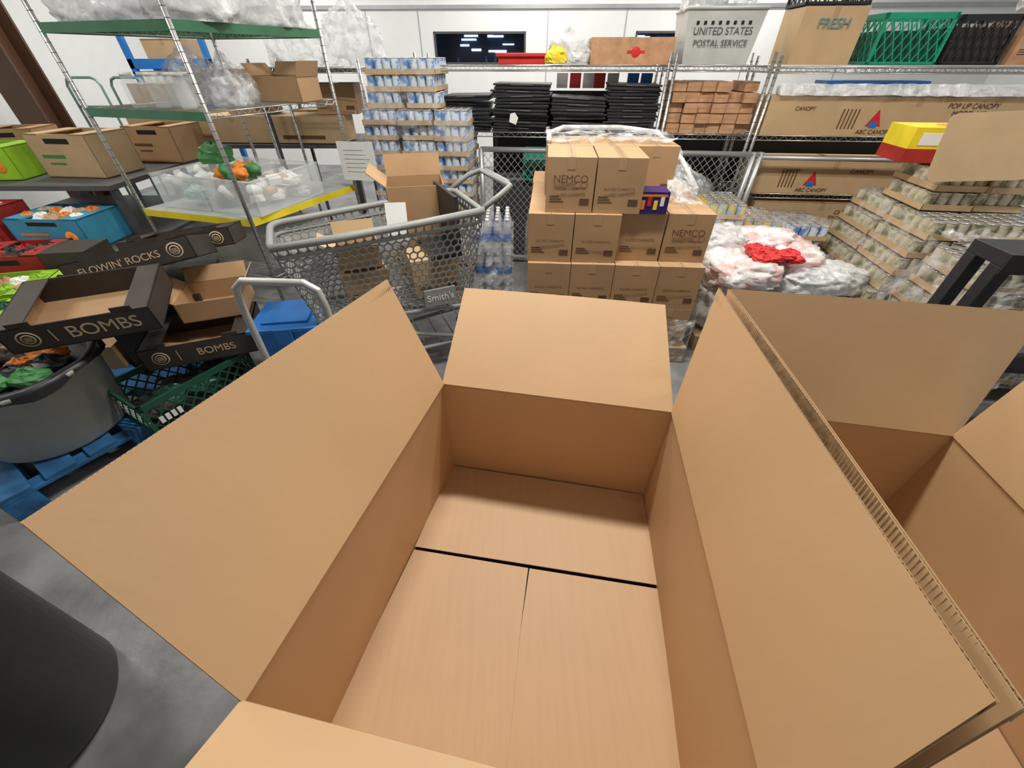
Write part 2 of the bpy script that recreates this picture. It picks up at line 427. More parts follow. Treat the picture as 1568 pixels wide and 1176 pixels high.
sw.sheet([(1.12,-.02,.02),(1.12,1.1,.02),(1.12,1.1,.62),(1.12,-.02,.5)],WRAP,.02,40,20)
sw.sheet([(-.02,1.1,.02),(-.02,-.0,.02),(-.02,.0,.6),(-.02,1.1,.9)],WRAP,.02,40,20)
sw.done('stretch_film',cr)
pb=MB(); pb.M=MCt
PUR=mat('purple_print',(.03,.01,.12),.4)
pb.box(.63,.80,.06,.20,z0+3*(ch+.002)+.001,z0+3*(ch+.002)+.12,PUR)
for i in range(4): pb.box(.645+.036*i,.667+.036*i,.058,.06,z0+3*ch+.03+.02*(i%2),z0+3*ch+.08+.02*(i%2),(ORG,RED,YEL,WHT)[i])
pb.box(.64,.79,.058,.06,z0+3*ch+.1,z0+3*ch+.112,ORG)
pb.done('snack_box',bevel=.003)
tb=MB()
zt4=z0+4*(ch+.002)
tb.M=MCt
tb.sheet([(.08,.5,zt4+.004),(.90,.5,zt4+.004),(.93,.95,zt4+.01),(.08,.95,zt4+.01)],BAGC,.02,40,20,seed=3)
tb.sheet([(.86,.30,zt4-.30),(1.08,.30,zt4-.32),(1.05,.95,zt4-.1),(.90,.95,zt4+.01)],BAGC,.03,30,30,seed=8)
tb.tube([(.10,.50,zt4+.015),(.1,.7,zt4+.03),(.2,.9,zt4+.04),(.6,.92,zt4+.04),(.85,.88,zt4+.02),(.98,.6,zt4-.1),(1.04,.35,zt4-.22)],.016,BAGW,8); tb.done('loose_stretch_film')
def bottle(mb,M,h=.22,r=.031):
    mb.lathe([(r*.9,0),(r,.01),(r,h*.3),(r*.92,h*.33),(r,h*.36),(r,h*.62),(r*.5,h*.85),(r*.35,h*.88),(r*.35,h*.93)],CLR,10,M)
    mb.lathe([(r*1.02,h*.36),(r*1.02,h*.6)],BLUE,10,M,cap=False); mb.lathe([(r*.42,h*.92),(r*.42,h)],WHT,8,M)
wb_=MB()
for l in range(4):
    for i in range(4):
        for j in range(5): bottle(wb_,T(-.23+.066*i,2.66+.066*j,.0+.225*l))
wb_.sheet([(-.27,2.61,0),(.01,2.61,0),(.01,2.61,.9),(-.27,2.61,.9)],BAGC,.02,16,30); wb_.sheet([(-.27,3.0,0),(-.27,2.61,0),(-.27,2.61,.9),(-.27,3.0,.9)],WRAP,.02,16,30)
wb_.done('shrink_wrapped_water_bottles')
# ================================================================ SHOPPING CART
cart=root('shopping_cart')
MK=T(-1.19,1.9)@RZ(25)
def hexpanel(mb,Q,nu,nv,th=.004,wid=.2):
    Q=[Vector(q) for q in Q]
    P=lambda u,v:(Q[0].lerp(Q[1],u)).lerp(Q[3].lerp(Q[2],u),v)
    Lu=(Q[1]-Q[0]).length;Lv=(Q[3]-Q[0]).length
    s=Lu/nu/1.732
    nn=(Q[1]-Q[0]).cross(Q[3]-Q[0]).normalized()*th
    rows=int(Lv/(1.5*s))+1
    for j in range(rows+1):
        for i in range(nu+1):
            cx=(i+(.5 if j%2 else 0))*1.732*s; cy=j*1.5*s
            ring=[]
            for k in range(6):
                a=math.radians(60*k+30)
                for rr in (1.0,1-wid):
                    x=min(max(cx+s*rr*math.cos(a),0),Lu);y=min(max(cy+s*rr*math.sin(a),0),Lv)
                    ring.append(P(x/Lu,y/Lv))
            V=ring+[q+nn for q in ring];F=[]
            for k in range(6):
                a,b,c,d_=2*k,(2*k+2)%12,(2*k+3)%12,2*k+1
                F+=[(a,b,c,d_),(a+12,d_+12,c+12,b+12),(d_,c,c+12,d_+12)]
            mb.add(V,F,GPL)
kb=MB(); kb.M=MK
rn=[(0,0,.98),(1.13,0,1.02),(1.13,.54,1.02),(0,.42,.98)]
bt=[(.10,.05,.50),(1.02,.05,.43),(1.02,.46,.43),(.10,.37,.50)]
hexpanel(kb,[bt[0],bt[1],rn[1],rn[0]],24,9)
hexpanel(kb,[bt[3],bt[2],rn[2],rn[3]],24,9)
hexpanel(kb,[bt[0],bt[3],rn[3],rn[0]],9,9)
hexpanel(kb,[bt[1],bt[2],rn[2],rn[1]],10,9)
hexpanel(kb,[bt[0],bt[1],bt[2],bt[3]],22,8)
kb.done('basket_mesh',cart)
kr=MB(); kr.M=MK
def rounded(c,r=.07,z=None):
    P=[];n=len(c)
    for i in range(n):
        p=Vector(c[i]);a=(Vector(c[i-1])-p).normalized();b=(Vector(c[(i+1)%n])-p).normalized()
        for k in range(5):
            t=k/4; q=(p+a*r)*(1-t)**2+p*2*t*(1-t)+(p+b*r)*t*t; P.append(q)
    return P
kr.tube(rounded(rn),.018,GPL,10,closed=True)
kr.tube([q-Vector((0,0,.055)) for q in rounded(rn)],.012,GPL,8,closed=True)
kr.tube(rounded(bt,.05),.016,GPL,8,closed=True)
kr.tube([(.0,-.01,.985),(.35,-.012,.99),(.7,-.012,1.005),(1.13,-.01,1.03)],.02,GPL,8)
kr.tube([(1.1,.0,1.02),(1.24,.0,1.1),(1.32,.04,1.13),(1.32,.5,1.13),(1.24,.54,1.1),(1.1,.54,1.02)],.016,GPL,10)
kr.tube([(1.33,.1,1.13),(1.33,.44,1.13)],.022,GPL,10)
kr.box(.98,1.0,.06,.48,.78,1.1,BLK); kr.box(.82,1.0,.06,.48,.76,.78,BLK)
for y in (.04,.48):
    kr.tube([(1.06,y,.46),(1.12,y,.3),(1.1,y,.16)],.015,GPL,8)
    kr.tube([(1.1,y,.18),(.2,y*.8+.04,.16),(.12,y*.8+.04,.14)],.014,GPL,8)
    kr.tube([(.12,y*.8+.04,.5),(.3,y*.8+.04,.4),(.95,y,.2)],.013,GPL,8)
    for x,yy in ((1.1,y),(.14,y*.8+.04)):
        kr.box(x-.02,x+.02,yy-.022,yy+.022,.09,.16,GALV)
        kr.lathe([(.06,-.015),(.06,.015)],BLK,16,T(x,yy,.06)@RX(90))
for i in range(8): kr.tube([(.25+.11*i,.06,.18),(.25+.11*i,.46,.18)],.006,GPL,6)
kr.box(.72,.92,.005,.02,.49,.60,GPL); kr.done('frame',cart)
text("Smith's",.062,MK@T(.82,.002,.545),WHT,cart,'sign_text')
mb=MB(); open_carton(mb,.36,.3,.30,T(-.78,2.62,.79)@RZ(12),KRD,flap=.13,ang=(None,75,40,None))
carton(mb,.36,.3,.27,T(-.78,2.62,.52)@RZ(12),KRD)
mb.done('cardboard_carton',bevel=.002)
mb=MB(); carton(mb,.30,.26,.24,T(-.62,2.32,.5)@RZ(22),KR2); mb.done('cardboard_carton',bevel=.003)
mb=MB(); carton(mb,.26,.22,.2,T(-.98,2.14,.53)@RZ(28),KRD); mb.done('cardboard_carton',bevel=.003)
mb=MB(); open_carton(mb,.24,.2,.12,T(-1.0,2.18,.74)@RZ(20),KR2,flap=.1,ang=(30,70,30,None)); mb.done('cardboard_carton')
mb=MB(); mb.panel([(-.68,2.17,.90),(-.58,2.22,.89),(-.58,2.27,1.10),(-.68,2.22,1.11)],.001,WHT); mb.done('paper_sheet')
# ================================================================ PLATFORM TRUCK + TOTE
tr=MB(); TRK=mat('truck_tube',(.5,.52,.5),.4,metal=.3)
tr.tube([(-1.24,1.60,.20),(-1.23,1.60,.85),(-1.22,1.60,.92),(-1.18,1.60,.955),(-.90,1.58,.955),(-.85,1.58,.92),(-.84,1.58,.85),(-.83,1.58,.2)],.017,TRK,10)
tr.box(-1.3,-.78,1.56,2.3,.16,.2,GPL)
for x in (-1.22,-.86):
    for y in (1.65,2.2): tr.lathe([(.06,-.015),(.06,.015)],BLK,14,T(x,y,.062)@RY(90)); tr.box(x-.02,x+.02,y-.02,y+.02,.1,.16,GALV)
tr.done('platform_truck',bevel=.003)
tt=MB(); M=T(-1.48,1.95,.205)@RZ(8)
tt.add([(0,0,0),(.3,0,0),(.3,.28,0),(0,.28,0),(-.03,-.03,.28),(.33,-.03,.28),(.33,.31,.28),(-.03,.31,.28)],[(0,3,2,1),(0,1,5,4),(1,2,6,5),(2,3,7,6),(3,0,4,7)],BLUE,M)
tt.box(-.045,.345,-.045,.325,.275,.30,BLUE,M); tt.box(.02,.28,.02,.26,.30,.315,BLUE,M); tt.box(.1,.2,-.05,-.04,.2,.3,BLUE,M); tt.done('blue_storage_tote',bevel=.006)
# ================================================================ LEFT SHELVING UNIT
C=[(-1.97,3.06),(-1.52,4.15),(-2.55,4.45),(-2.99,3.35)]
su=MB()
for c in C: post(su,c[0],c[1],2.25,CHR,.015)
LIN=mat('clear_shelf_liner',(.55,.6,.6),.3,alpha=.6)
wire_shelf(su,C,1.87,CHR,GRN,sides=(0,1,2,3)); wire_shelf(su,C,1.43,CHR,GRN,sides=(2,3)); wire_shelf(su,C,.76,CHR,YEL,sides=(0,3),liner=LIN); wire_shelf(su,C,.3,CHR)
su.done('wire_shelving_unit')
def onshelf(u,v):
    a=Vector(C[3]).lerp(Vector(C[0]),u);b=Vector(C[2]).lerp(Vector(C[1]),u);return a.lerp(b,v)
for k,(u,v,s) in enumerate([(.15,.25,.24),(.48,.22,.26),(.82,.3,.24),(.35,.7,.26),(.78,.78,.25)]):
    q=onshelf(u,v); mb=MB(); mb.bag((q.x,q.y,1.875+.55*s*.75),s*1.1,s*.95,s*.75,BAGC if k%2 else BAGW,seed=k,smooth=True,crk=.8); mb.done('plastic_bag')
for k,(u,v,s,mt) in enumerate([(.45,.4,.17,BAGC),(.2,.6,.14,BAGW),(.62,.5,.16,BAGC),(.8,.35,.12,BAGC)]):
    q=onshelf(u,v); mb=MB(); mb.bag((q.x,q.y,1.435+s*.55),s,s,s,mt,seed=k+9,smooth=True); mb.done('plastic_bag')
q=onshelf(.72,.75); mb=MB(); open_carton(mb,.4,.26,.16,T(q.x-.1,q.y-.1,1.435)@RZ(-15),KRD,flap=.1,ang=(None,60,50,70)); mb.done('cardboard_carton')
q=onshelf(.12,.8); mb=MB(); carton(mb,.34,.3,.2,T(q.x-.1,q.y-.1,1.435)@RZ(-12),KR2); mb.done('cardboard_carton',bevel=.003)
mb=MB()
for k in range(7):
    q=onshelf(.3+.07*k,.12+.05*(k%3)); mb.lathe([(.045,0),(.05,.02),(.05,.13),(.035,.16),(.035,.19)],CLR,14,T(q.x,q.y,1.436))
    mb.lathe([(.038,.175),(.038,.195)],WHT,14,T(q.x,q.y,1.436))
mb.done('clear_plastic_jars')
MS=T(-2.9,3.33,.768)@RZ(-16.5)
def clearbin(name,M,w,dp,h,fill,sd):
    mb=MB(); mb.M=M; t=.005
    mb.box(0,w,0,dp,0,t,CLR)
    mb.box(0,w,0,t,0,h,CLR);mb.box(0,w,dp-t,dp,0,h,CLR);mb.box(0,t,0,dp,0,h,CLR);mb.box(w-t,w,0,dp,0,h,CLR)
    mb.tube([(0,0,h),(w,0,h),(w,dp,h),(0,dp,h)],.009,CLR,6,closed=True)
    rr=random.Random(sd)
    for i in range(16):
        mt=fill[i%len(fill)]; x=rr.uniform(.1,w-.12);y=rr.uniform(.1,dp-.12);zz=rr.uniform(.03,h*.75)
        if i%3==0: mb.bag((x,y,zz),.09,.08,.05,mt,seed=i,nu=18,nv=12)
        elif i%3==1: mb.box(-.05,.05,-.035,.035,0,.05,mt,T(x,y,zz)@RZ(rr.uniform(0,180))@RX(rr.uniform(-25,25)))
        else: mb.lathe([(.001,0),(.035,0),(.035,.09),(.02,.1),(.001,.1)],mt,12,T(x,y,zz)@RX(rr.uniform(20,100))@RZ(20))
    return mb.done(name)
TEAL=mat('pale_teal_pack',(.4,.6,.55),.5)
clearbin('clear_produce_bin',MS@T(.05,.08),.46,.75,.24,[WHT,BAGW,WHT,TEAL,WHT],1)
clearbin('clear_produce_bin',MS@T(.55,.08),.46,.75,.24,[BAGW,WHT,KR2,WHT],2)
mb=MB()
for i in range(9):
    q=MS@Vector((.66+.055*(i%4),.2+.13*(i//4),.25+.02*(i%2))); mb.blob(q,.06,.05,.045,[ORG,VEG,VEG,ORG,VEG][i%5],seed=i,nu=14,nv=9,amp=.5,flat=False)
mb.bag(MS@Vector((.25,.55,.3)),.12,.12,.08,VEG,seed=4,nu=26,nv=16)
mb.done('fresh_produce')
mb=MB(); q=onshelf(.5,.5)
mb.box(-.38,.38,-.35,.3,0,.24,mat('white_carton',(.6,.6,.57),.6),T(q.x,q.y,.302)@RZ(-16)); mb.box(-.385,.385,-.355,.305,.2,.25,CLR,T(q.x,q.y,.302)@RZ(-16)); mb.done('white_carton',bevel=.004)
rt=root('paper_sign'); mb=MB(); Msg=T(-1.56,4.03,.83)@RZ(-8)
mb.box(0,.34,0,.002,0,.31,WHT,Msg)
for i in range(6): mb.box(.05,.29-.03*(i%3),-.001,0,.07+.034*i,.073+.034*i,DARKST,Msg)
mb.done('sheet',rt)
# ================================================================ BACK ROW SHELVING
MR=T(0,4.2)@RZ(-5)
def rowshelf(x0,x1,levels,ztop,dp=.46):
    mb=MB(); mb.M=MR
    Cc=[(x0,0),(x1,0),(x1,dp),(x0,dp)]
    for c in Cc: post(mb,c[0],c[1],ztop,CHR,.014)
    for zz in levels: wire_shelf(mb,Cc,zz,CHR,nw=int((x1-x0)/.05))
    mb.done('wire_shelving_unit')
rowshelf(-.82,1.28,(1.655,1.185),1.74)
rowshelf(1.33,2.08,(1.655,1.185,.6),1.74)
rowshelf(2.13,4.6,(1.645,1.185,.72,.3),1.72)
rowshelf(-2.3,-1.32,(1.64,),1.7)
mb=MB(); mb.M=MR
mb.tube([(-.28,-.07,1.06),(2.2,-.07,1.05)],.022,GALV,10); mb.tube([(-.28,-.07,.06),(2.2,-.07,.06)],.022,GALV,10)
mb.tube([(2.2,-.07,1.03),(4.4,-.07,1.02)],.018,GALV,10)
for x in (-.28,1.05,2.14,2.2): mb.tube([(x,-.07,0),(x,-.07,1.07 if x!=1.05 else 1.2)],.024,GALV,10)
s=.062
n=int(3.4/s)
def cl(xa,z_a,xb,z_b,lo,hi):
    if xa>xb: xa,z_a,xb,z_b=xb,z_b,xa,z_a
    if xb<=lo or xa>=hi: return None
    if xa<lo: z_a+= (z_b-z_a)*(lo-xa)/(xb-xa); xa=lo
    if xb>hi: z_b=z_a+(z_b-z_a)*(hi-xa)/(xb-xa); xb=hi
    return xa,z_a,xb,z_b
for k in range(-16,n+20):
    for sg in (1,-1):
        x0=-.28+k*s; za,zb=.08,1.03; x1=x0+sg*(zb-za)*.9
        r_=cl(x0,za,x1,zb,-.28,2.2)
        if r_: mb.tube([(r_[0],-.07+.002*sg,r_[1]),(r_[2],-.07+.002*sg,r_[3])],.0028,GALV,4)
mb.done('chain_link_gate')
flB=can_flat('can_flat_blue',CANB); flG=can_flat('can_flat_green',CANG); flY=can_flat('can_flat_yellow',CANY)
rt=root('stack_of_canned_goods')
for l in range(11):
    for c in range(3):
        link(flB,'can_flat',MR@T(-1.12+.312*c+random.uniform(-.02,.02),-.05+random.uniform(-.02,.02),.13+.113*l)@RZ(random.uniform(-4,4)),rt)
for l in range(11,14):
    for c in range(2): link(flB,'can_flat',MR@T(-1.06+.30*c+random.uniform(-.02,.02),.02,.13+.113*l)@RZ(random.uniform(-4,4)),rt)
mb=MB(); mb.M=MR; mb.sheet([(-1.3,-.31,.14),(-.3,-.31,.14),(-.3,-.31,1.36),(-1.3,-.31,1.36)],WRAP,.025,40,40); mb.sheet([(-1.25,-.24,1.37),(-.6,-.24,1.37),(-.6,-.24,1.71),(-1.25,-.24,1.71)],WRAP,.025,30,20); mb.done('stretch_film',rt)
pallet('wood_pallet',MR@T(-1.3,-.3),1.0,.6,.125,WOOD)
rt=root('stacks_of_black_trays')
for k,(x0,w,nn) in enumerate([(-.6,.40,6),(-.17,.48,8),(.35,.46,6),(.83,.42,8)]):
    mb=MB(); mb.M=MR
    for l in range(nn):
        j=random.uniform(-.02,.02); zz=1.19+.044*l
        M=T(x0+j,.02+random.uniform(-.03,.01),zz)@RY(random.uniform(-2.2,2.2))@RZ(random.uniform(-3,3))
        mb.box(0,w,0,.36,0,.018,BLK,M); mb.box(-.008,w+.008,-.008,.368,.026,.040,BLK,M); mb.box(.01,w-.01,.005,.355,.018,.026,BLK,M)
        mb.box(w*.3,w*.7,-.012,-.008,.028,.036,DARKST,M)
    mb.done('tray_stack',rt,bevel=.002)
mb=MB(); mb.M=MR; mb.panel([(-.02,-.06,1.27),(.04,-.06,1.25),(.06,-.06,1.30),(.03,-.06,1.34),(-.01,-.06,1.33)],.002,WHT); mb.done('tray_label',rt)
mb=MB(); mb.M=MR
for k,(x,c_) in enumerate([(.38,WHT),(.5,RED),(.62,WHT),(.72,RED),(.84,WHT),(1.02,BLUE),(1.14,BLUE)]): mb.box(x,x+.1,.40,.44,1.49,1.60,c_)
mb.box(.3,1.25,.40,.45,1.19,1.47,BLK)
mb.done('folded_textiles')
mb=MB(); mb.M=MR
for i in range(6):
    for j in range(5):
        if (i,j) in ((4,4),): continue
        w=.112; M=T(1.365+i*.117,.02+random.uniform(0,.06),1.19+j*.074)@RZ(random.uniform(-4,4))
        mb.box(0,w,0,.3,0,.068,BRICK,M); mb.box(.01,w-.01,-.001,0,.03,.04,KRD,M)
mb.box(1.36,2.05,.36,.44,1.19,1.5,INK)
mb.done('pile_of_small_boxes',bevel=.002)
ZT=1.662
mb=MB(); mb.M=MR; mb.box(-.12,.27,.05,.3,ZT,ZT+.06,RED); mb.box(-.14,.29,.03,.32,ZT+.05,ZT+.075,RED); mb.done('red_plastic_tote',bevel=.005)
mb=MB(); mb.bag((.47,4.3,ZT+.07),.17,.13,.12,BAGW,seed=33,smooth=True); mb.bag((.36,4.2,ZT+.045),.09,.07,.06,YEL,seed=3,nu=24,nv=14); mb.bag((.55,4.18,ZT+.05),.09,.08,.06,BAGC,seed=4,nu=24,nv=14); mb.done('plastic_bag')
mb=MB(); mb.M=MR; carton(mb,.66,.4,.17,T(.64,.03,ZT),BRICK,label=False); mb.lathe([(.001,0),(.035,0),(.035,.002),(.001,.002)],RED,18,T(1.0,.029,ZT+.08)@RX(90)); mb.box(.93,1.07,.028,.0295,ZT+.07,ZT+.09,RED); mb.done('flat_cardboard_carton',bevel=.004)
rt=root('postal_tub'); mb=MB(); mb.M=MR
TUB=mat('tub_corrugated_plastic',(.5,.52,.5),.5)
mb.add([(1.38,.02,ZT),(1.88,.02,ZT),(1.88,.36,ZT),(1.38,.36,ZT),(1.34,-.01,ZT+.33),(1.92,-.01,ZT+.33),(1.92,.39,ZT+.33),(1.34,.39,ZT+.33)],[(0,3,2,1),(0,1,5,4),(1,2,6,5),(2,3,7,6),(3,0,4,7)],TUB)
mb.tube([(1.34,-.01,ZT+.33),(1.92,-.01,ZT+.33),(1.92,.39,ZT+.33),(1.34,.39,ZT+.33)],.012,TUB,6,closed=True)
for i in range(8): mb.box(1.42+.055*i,1.44+.055*i,-.008,0,ZT+.24,ZT+.26,DKG)
mb.done('tub_body',rt)
text('UNITED STATES',.062,MR@T(1.63,-.002,ZT+.2),DARKST,rt); text('POSTAL SERVICE',.055,MR@T(1.63,-.002,ZT+.13),DARKST,rt)
mb=MB(); mb.bag((1.62,4.25,ZT+.40),.27,.18,.14,BAGC,seed=50,smooth=True); mb.bag((1.5,4.25,ZT+.38),.16,.13,.12,BAGW,seed=51,smooth=True); mb.done('plastic_bag')
rt=root('produce_carton'); mb=MB(); mb.M=MR; carton(mb,.46,.36,.34,T(2.2,.03,ZT),KR2,label=False); mb.done('carton',rt,bevel=.004)
text('FRESH',.085,MR@T(2.44,.022,ZT+.24),mat('teal_ink',(.1,.25,.3)),rt)
mb=MB(); mb.M=MR; crate(mb,.46,.34,.28,T(2.19,.04,ZT+.345),BLK); mb.done('black_crate')
mb=MB(); mb.M=MR; crate(mb,.5,.34,.3,T(2.78,.0,ZT),GCR2); mb.box(2.8,3.26,.03,.32,ZT+.01,ZT+.2,GCR); mb.done('green_milk_crate')
mb=MB(); mb.M=MR; crate(mb,.42,.36,.29,T(3.34,.04,ZT),BLK); mb.box(3.37,3.73,.06,.38,ZT+.01,ZT+.22,BLK2); mb.done('black_crate')
mb=MB(); mb.M=MR; carton(mb,.44,.36,.3,T(3.82,.04,ZT),BRICK); mb.done('cardboard_carton',bevel=.004)
mb=MB(); mb.bag((4.0,4.0,ZT+.38),.2,.15,.12,BAGW,seed=8,smooth=True); mb.done('plastic_bag')
def canopy(x0,x1,z0_,h,t1,t2,y=.0):
    rt=root('long_carton'); mb=MB(); mb.M=MR
    carton(mb,x1-x0,.36,h,T(x0,y,z0_),KR2,label=False)
    cx=x0+(x1-x0)*.38
    mb.add([(cx-.06,y-.002,z0_+.07),(cx+.06,y-.002,z0_+.07),(cx,y-.002,z0_+.19)],[(0,1,2)],RED)
    mb.box(cx-.03,cx+.03,y-.003,y-.001,z0_+.06,z0_+.1,BLUE)
    for i in range(5): mb.box(cx-.28+i*.03,cx-.27+i*.03,y-.002,y,z0_+.05,z0_+h*.7,INK)
    mb.done('carton',rt,bevel=.004)
    text(t1,.05,MR@T(x0+(x1-x0)*.68,y-.004,z0_+h*.7),INK,rt); text(t2,.045,MR@T(cx+.03,y-.004,z0_+.03),INK,rt)
    text('CANOPY',.04,MR@T(x0+.3,y-.004,z0_+h*.7),INK,rt)
canopy(2.16,4.5,1.19,.27,'POP UP CANOPY\nMODEL NO:','ABC CANOPY')
canopy(2.26,3.6,.725,.27,'CANOPY','ABC CANOPY',.02)
canopy(2.35,3.6,.31,.33,'CHINESE\nSINGAPORE','DRY NOODLES',.02)
mb=MB(); pts=[(2.2+.13*i,.02+.01*(i%2),1.50+.012*math.sin(i*1.7)) for i in range(18)]; mb.M=MR; mb.tube(pts,.035,BAGW,10)
mb.sheet([(2.2,-.03,1.465),(4.4,-.03,1.465),(4.4,.02,1.54),(2.2,.02,1.54)],BAGW,.015,60,8)
mb.box(2.6,3.4,.1,.3,1.46,1.56,BLUE); mb.done('rolled_plastic_film')
mb=MB(); mb.M=MR; crate(mb,.42,.34,.24,T(.1,.06,.775),GCR2); mb.box(.12,.5,.1,.38,.8,.95,GCR); mb.done('green_milk_crate')
mb=MB(); mb.M=MR; mb.box(-.2,1.25,.1,.45,0,.77,mat('gray_cabinet',(.05,.05,.055),.5))
for x in (.16,.53,.9): mb.box(x,x+.01,.095,.1,.05,.74,BLK)
mb.box(.6,1.2,.12,.4,.77,.95,BLK); mb.done('storage_cabinet',bevel=.01)
mb=MB(); mb.bag((1.66,4.25,.61+.09),.28,.18,.16,BAGW,seed=14,smooth=True); mb.done('plastic_bag')
# dark partition behind the caged bay
mb=MB(); mb.M=MR; mb.box(-.25,4.5,.6,.62,.0,1.12,BLK)
for x in (-.25,2.1,4.45): mb.box(x,x+.05,.57,.65,0,1.14,DARKST)
mb.done('dark_partition_panel')
# ================================================================ RIGHT SIDE PALLETS
rt=root('stack_of_canned_goods')
def stack(me,x,y,ang,nx,ny,nl,z0_,dx=.3,dy=.445,jit=.016,rt=rt,taper=0.):
    for l in range(nl):
        for i in range(nx):
            for j in range(ny):
                if 0<i<nx-1 and 0<j<ny-1 and l<nl-1: continue
                link(me,'can_flat',T(x,y,z0_)@RZ(ang)@T(dx*(i+.5)+random.uniform(-jit,jit)+taper*l,dy*(j+.5)+random.uniform(-jit,jit)+taper*.5*l,.113*l)@RZ(random.uniform(-3,3)),rt)
stack(flG,2.40,2.45,-8,3,2,7,.13,taper=.035)
stack(flG,2.74,2.76,-8,2,1,2,.13+.113*7)
stack(flG,2.46,1.98,-8,4,1,6,.13,taper=.02)
pallet('wood_pallet',T(2.4,2.0)@RZ(-8),1.25,1.35,.125,WOOD)
mb=MB(); M=T(2.40,2.0,.14)@RZ(-8)
mb.sheet([(-.02,1.3,0),(-.02,-.04,0),(.12,-.04,.66),(.2,1.3,.8)],WRAP,.03,40,30,M=M)
mb.sheet([(-.02,-.04,0),(1.3,-.04,0),(1.3,-.02,.66),(.12,-.02,.66)],BAGC,.03,50,30,M=M)
mb.sheet([(.12,-.02,.69),(1.3,-.02,.69),(1.3,.5,.72),(.15,.5,.72)],WRAP,.04,50,30,M=M,seed=5)
mb.done('stretch_film',rt)
mb=MB(); M=T(2.62,3.0,1.16)@RZ(-8)
mb.box(0,.36,0,.28,0,.2,YEL,M); mb.box(-.001,.361,-.002,0,0,.08,REDD,M); mb.box(-.002,0,-.001,.281,0,.08,REDD,M); mb.box(.05,.2,-.003,-.001,.10,.17,WHT,M); mb.box(.22,.33,-.003,-.001,.11,.15,ORG,M)
mb.lathe([(.001,0),(.05,0),(.05,.002),(.001,.002)],ORG,16,M@T(.25,.14,.2)); mb.done('yellow_food_carton',bevel=.003)
mb=MB()
P=[];w,h=.56,.36
for (cx,cz,a0) in ((w-.05,.05,-90),(w-.05,h-.05,0),(.05,h-.05,90),(.05,.05,180)):
    for k in range(5):
        a=math.radians(a0+22.5*k); P.append((cx+.05*math.cos(a),0,cz+.05*math.sin(a)))
mb.panel([ (T(2.60,2.72,1.10)@RZ(-8)@RY(-3)@RX(-12))@Vector(q) for q in P],.006,KR2,KRE); mb.done('cardboard_sheet')
mb=MB(); carton(mb,.45,.35,.32,T(3.02,2.95,1.05)@RZ(-8),KRD); mb.done('cardboard_carton',bevel=.004)
rt2=root('stack_of_canned_goods')
stack(flY,1.60,3.3,-5,1,1,6,.13,rt=rt2)
stack(flY,1.90,3.27,-5,1,1,5,.13,rt=rt2)
stack(flB,2.18,3.15,-5,1,1,5,.13,rt=rt2)
stack(flB,1.30,3.25,-5,1,1,5,.13,rt=rt2)
mb=MB(); mb.sheet([(1.3,3.28,.14),(2.5,3.18,.14),(2.5,3.18,.75),(1.3,3.28,.85)],WRAP,.03,50,20); mb.done('stretch_film',rt2)
pallet('wood_pallet',T(1.3,3.2)@RZ(-5),1.25,.6,.125,WOOD)
rt3=root('pile_of_bagged_food')
mb=MB()
for k,(x,y,zz,sx,sy,sz,mt) in enumerate([(1.62,2.75,.28,.3,.3,.22,BAGW),(2.05,2.75,.28,.3,.3,.22,BAGW),(1.6,2.8,.5,.29,.26,.15,PINK),(2.0,2.85,.52,.28,.24,.15,PINK),(1.55,2.98,.62,.24,.2,.12,BAGW),(1.9,3.0,.62,.27,.18,.1,PINK),(2.28,2.7,.46,.26,.17,.11,BAGW),(1.62,2.6,.55,.24,.16,.1,PINK),(2.1,2.62,.48,.26,.16,.10,BAGW)]):
    mb.bag((x,y,zz),sx,sy,sz,mt,seed=k+20,knot=False,smooth=True)
mb.done('film_bags',rt3)
mb=MB()
for k in range(10): mb.bag((1.70+.07*(k%4),2.58+.07*(k//4),.655+.012*(k%3)),.06,.05,.025,RED,seed=k,nu=18,nv=12,knot=True,crk=1.6)
mb.done('red_bags',rt3)
pallet('wood_pallet',T(1.35,2.45)@RZ(-4),1.1,.72,.125,WOOD)
mb=MB(); M=T(2.16,1.66)@RZ(-6)
mb.box(0,.9,0,.20,.99,1.05,BLK,M); mb.box(.0,.9,-.006,0,.96,1.05,BLK2,M)
for x in (0,.84): mb.box(x,x+.06,.0,.06,0,.99,BLK,M); mb.box(x,x+.06,.14,.20,0,.99,BLK,M)
mb.box(.06,.84,.02,.18,.42,.45,BLK,M); mb.done('black_display_stand',bevel=.004)
# ================================================================ LEFT FOREGROUND
mb=MB(); mb.lathe([(.02,0),(.21,0),(.245,.012),(.262,.05),(.29,.72),(.32,.74),(.32,.78),(.295,.79),(.28,.75)],DBIN,56,T(-1.60,.27),cap=False); mb.lathe([(.01,.05),(.235,.06)],DBIN,32,T(-1.60,.27))
for a in (0,180): mb.box(.31,.36,-.06,.06,.66,.69,DBIN,T(-1.60,.27)@RZ(a+120))
mb.done('charcoal_trash_can')
pallet('blue_pallet',T(-2.35,1.02)@RZ(58),1.15,.95,.14,BLUEW)
mb=MB(); Mg=T(-2.45,1.52,.142)
mb.lathe([(.26,0),(.28,.02),(.315,.38),(.335,.385),(.335,.405),(.31,.41),(.29,.39)],GBIN,40,Mg,cap=False); mb.lathe([(.01,.02),(.24,.02)],GBIN,24,Mg)
ringp=[]
for k in range(60):
    a=2*math.pi*k/60; rr=.338+.006*math.sin(9*a)+.004*math.sin(17*a); ringp.append((rr,a))
V=[];F=[]
for lv,(dz_,dr) in enumerate([(.375,.004),(.395,.003),(.415,.002),(.42,-.03),(.36,-.07)]):
    for k,(rr,a) in enumerate(ringp):
        zz=dz_+(.018*math.sin(5*a+1) if lv==0 else 0); V.append(((rr+dr)*math.cos(a),(rr+dr)*math.sin(a),zz))
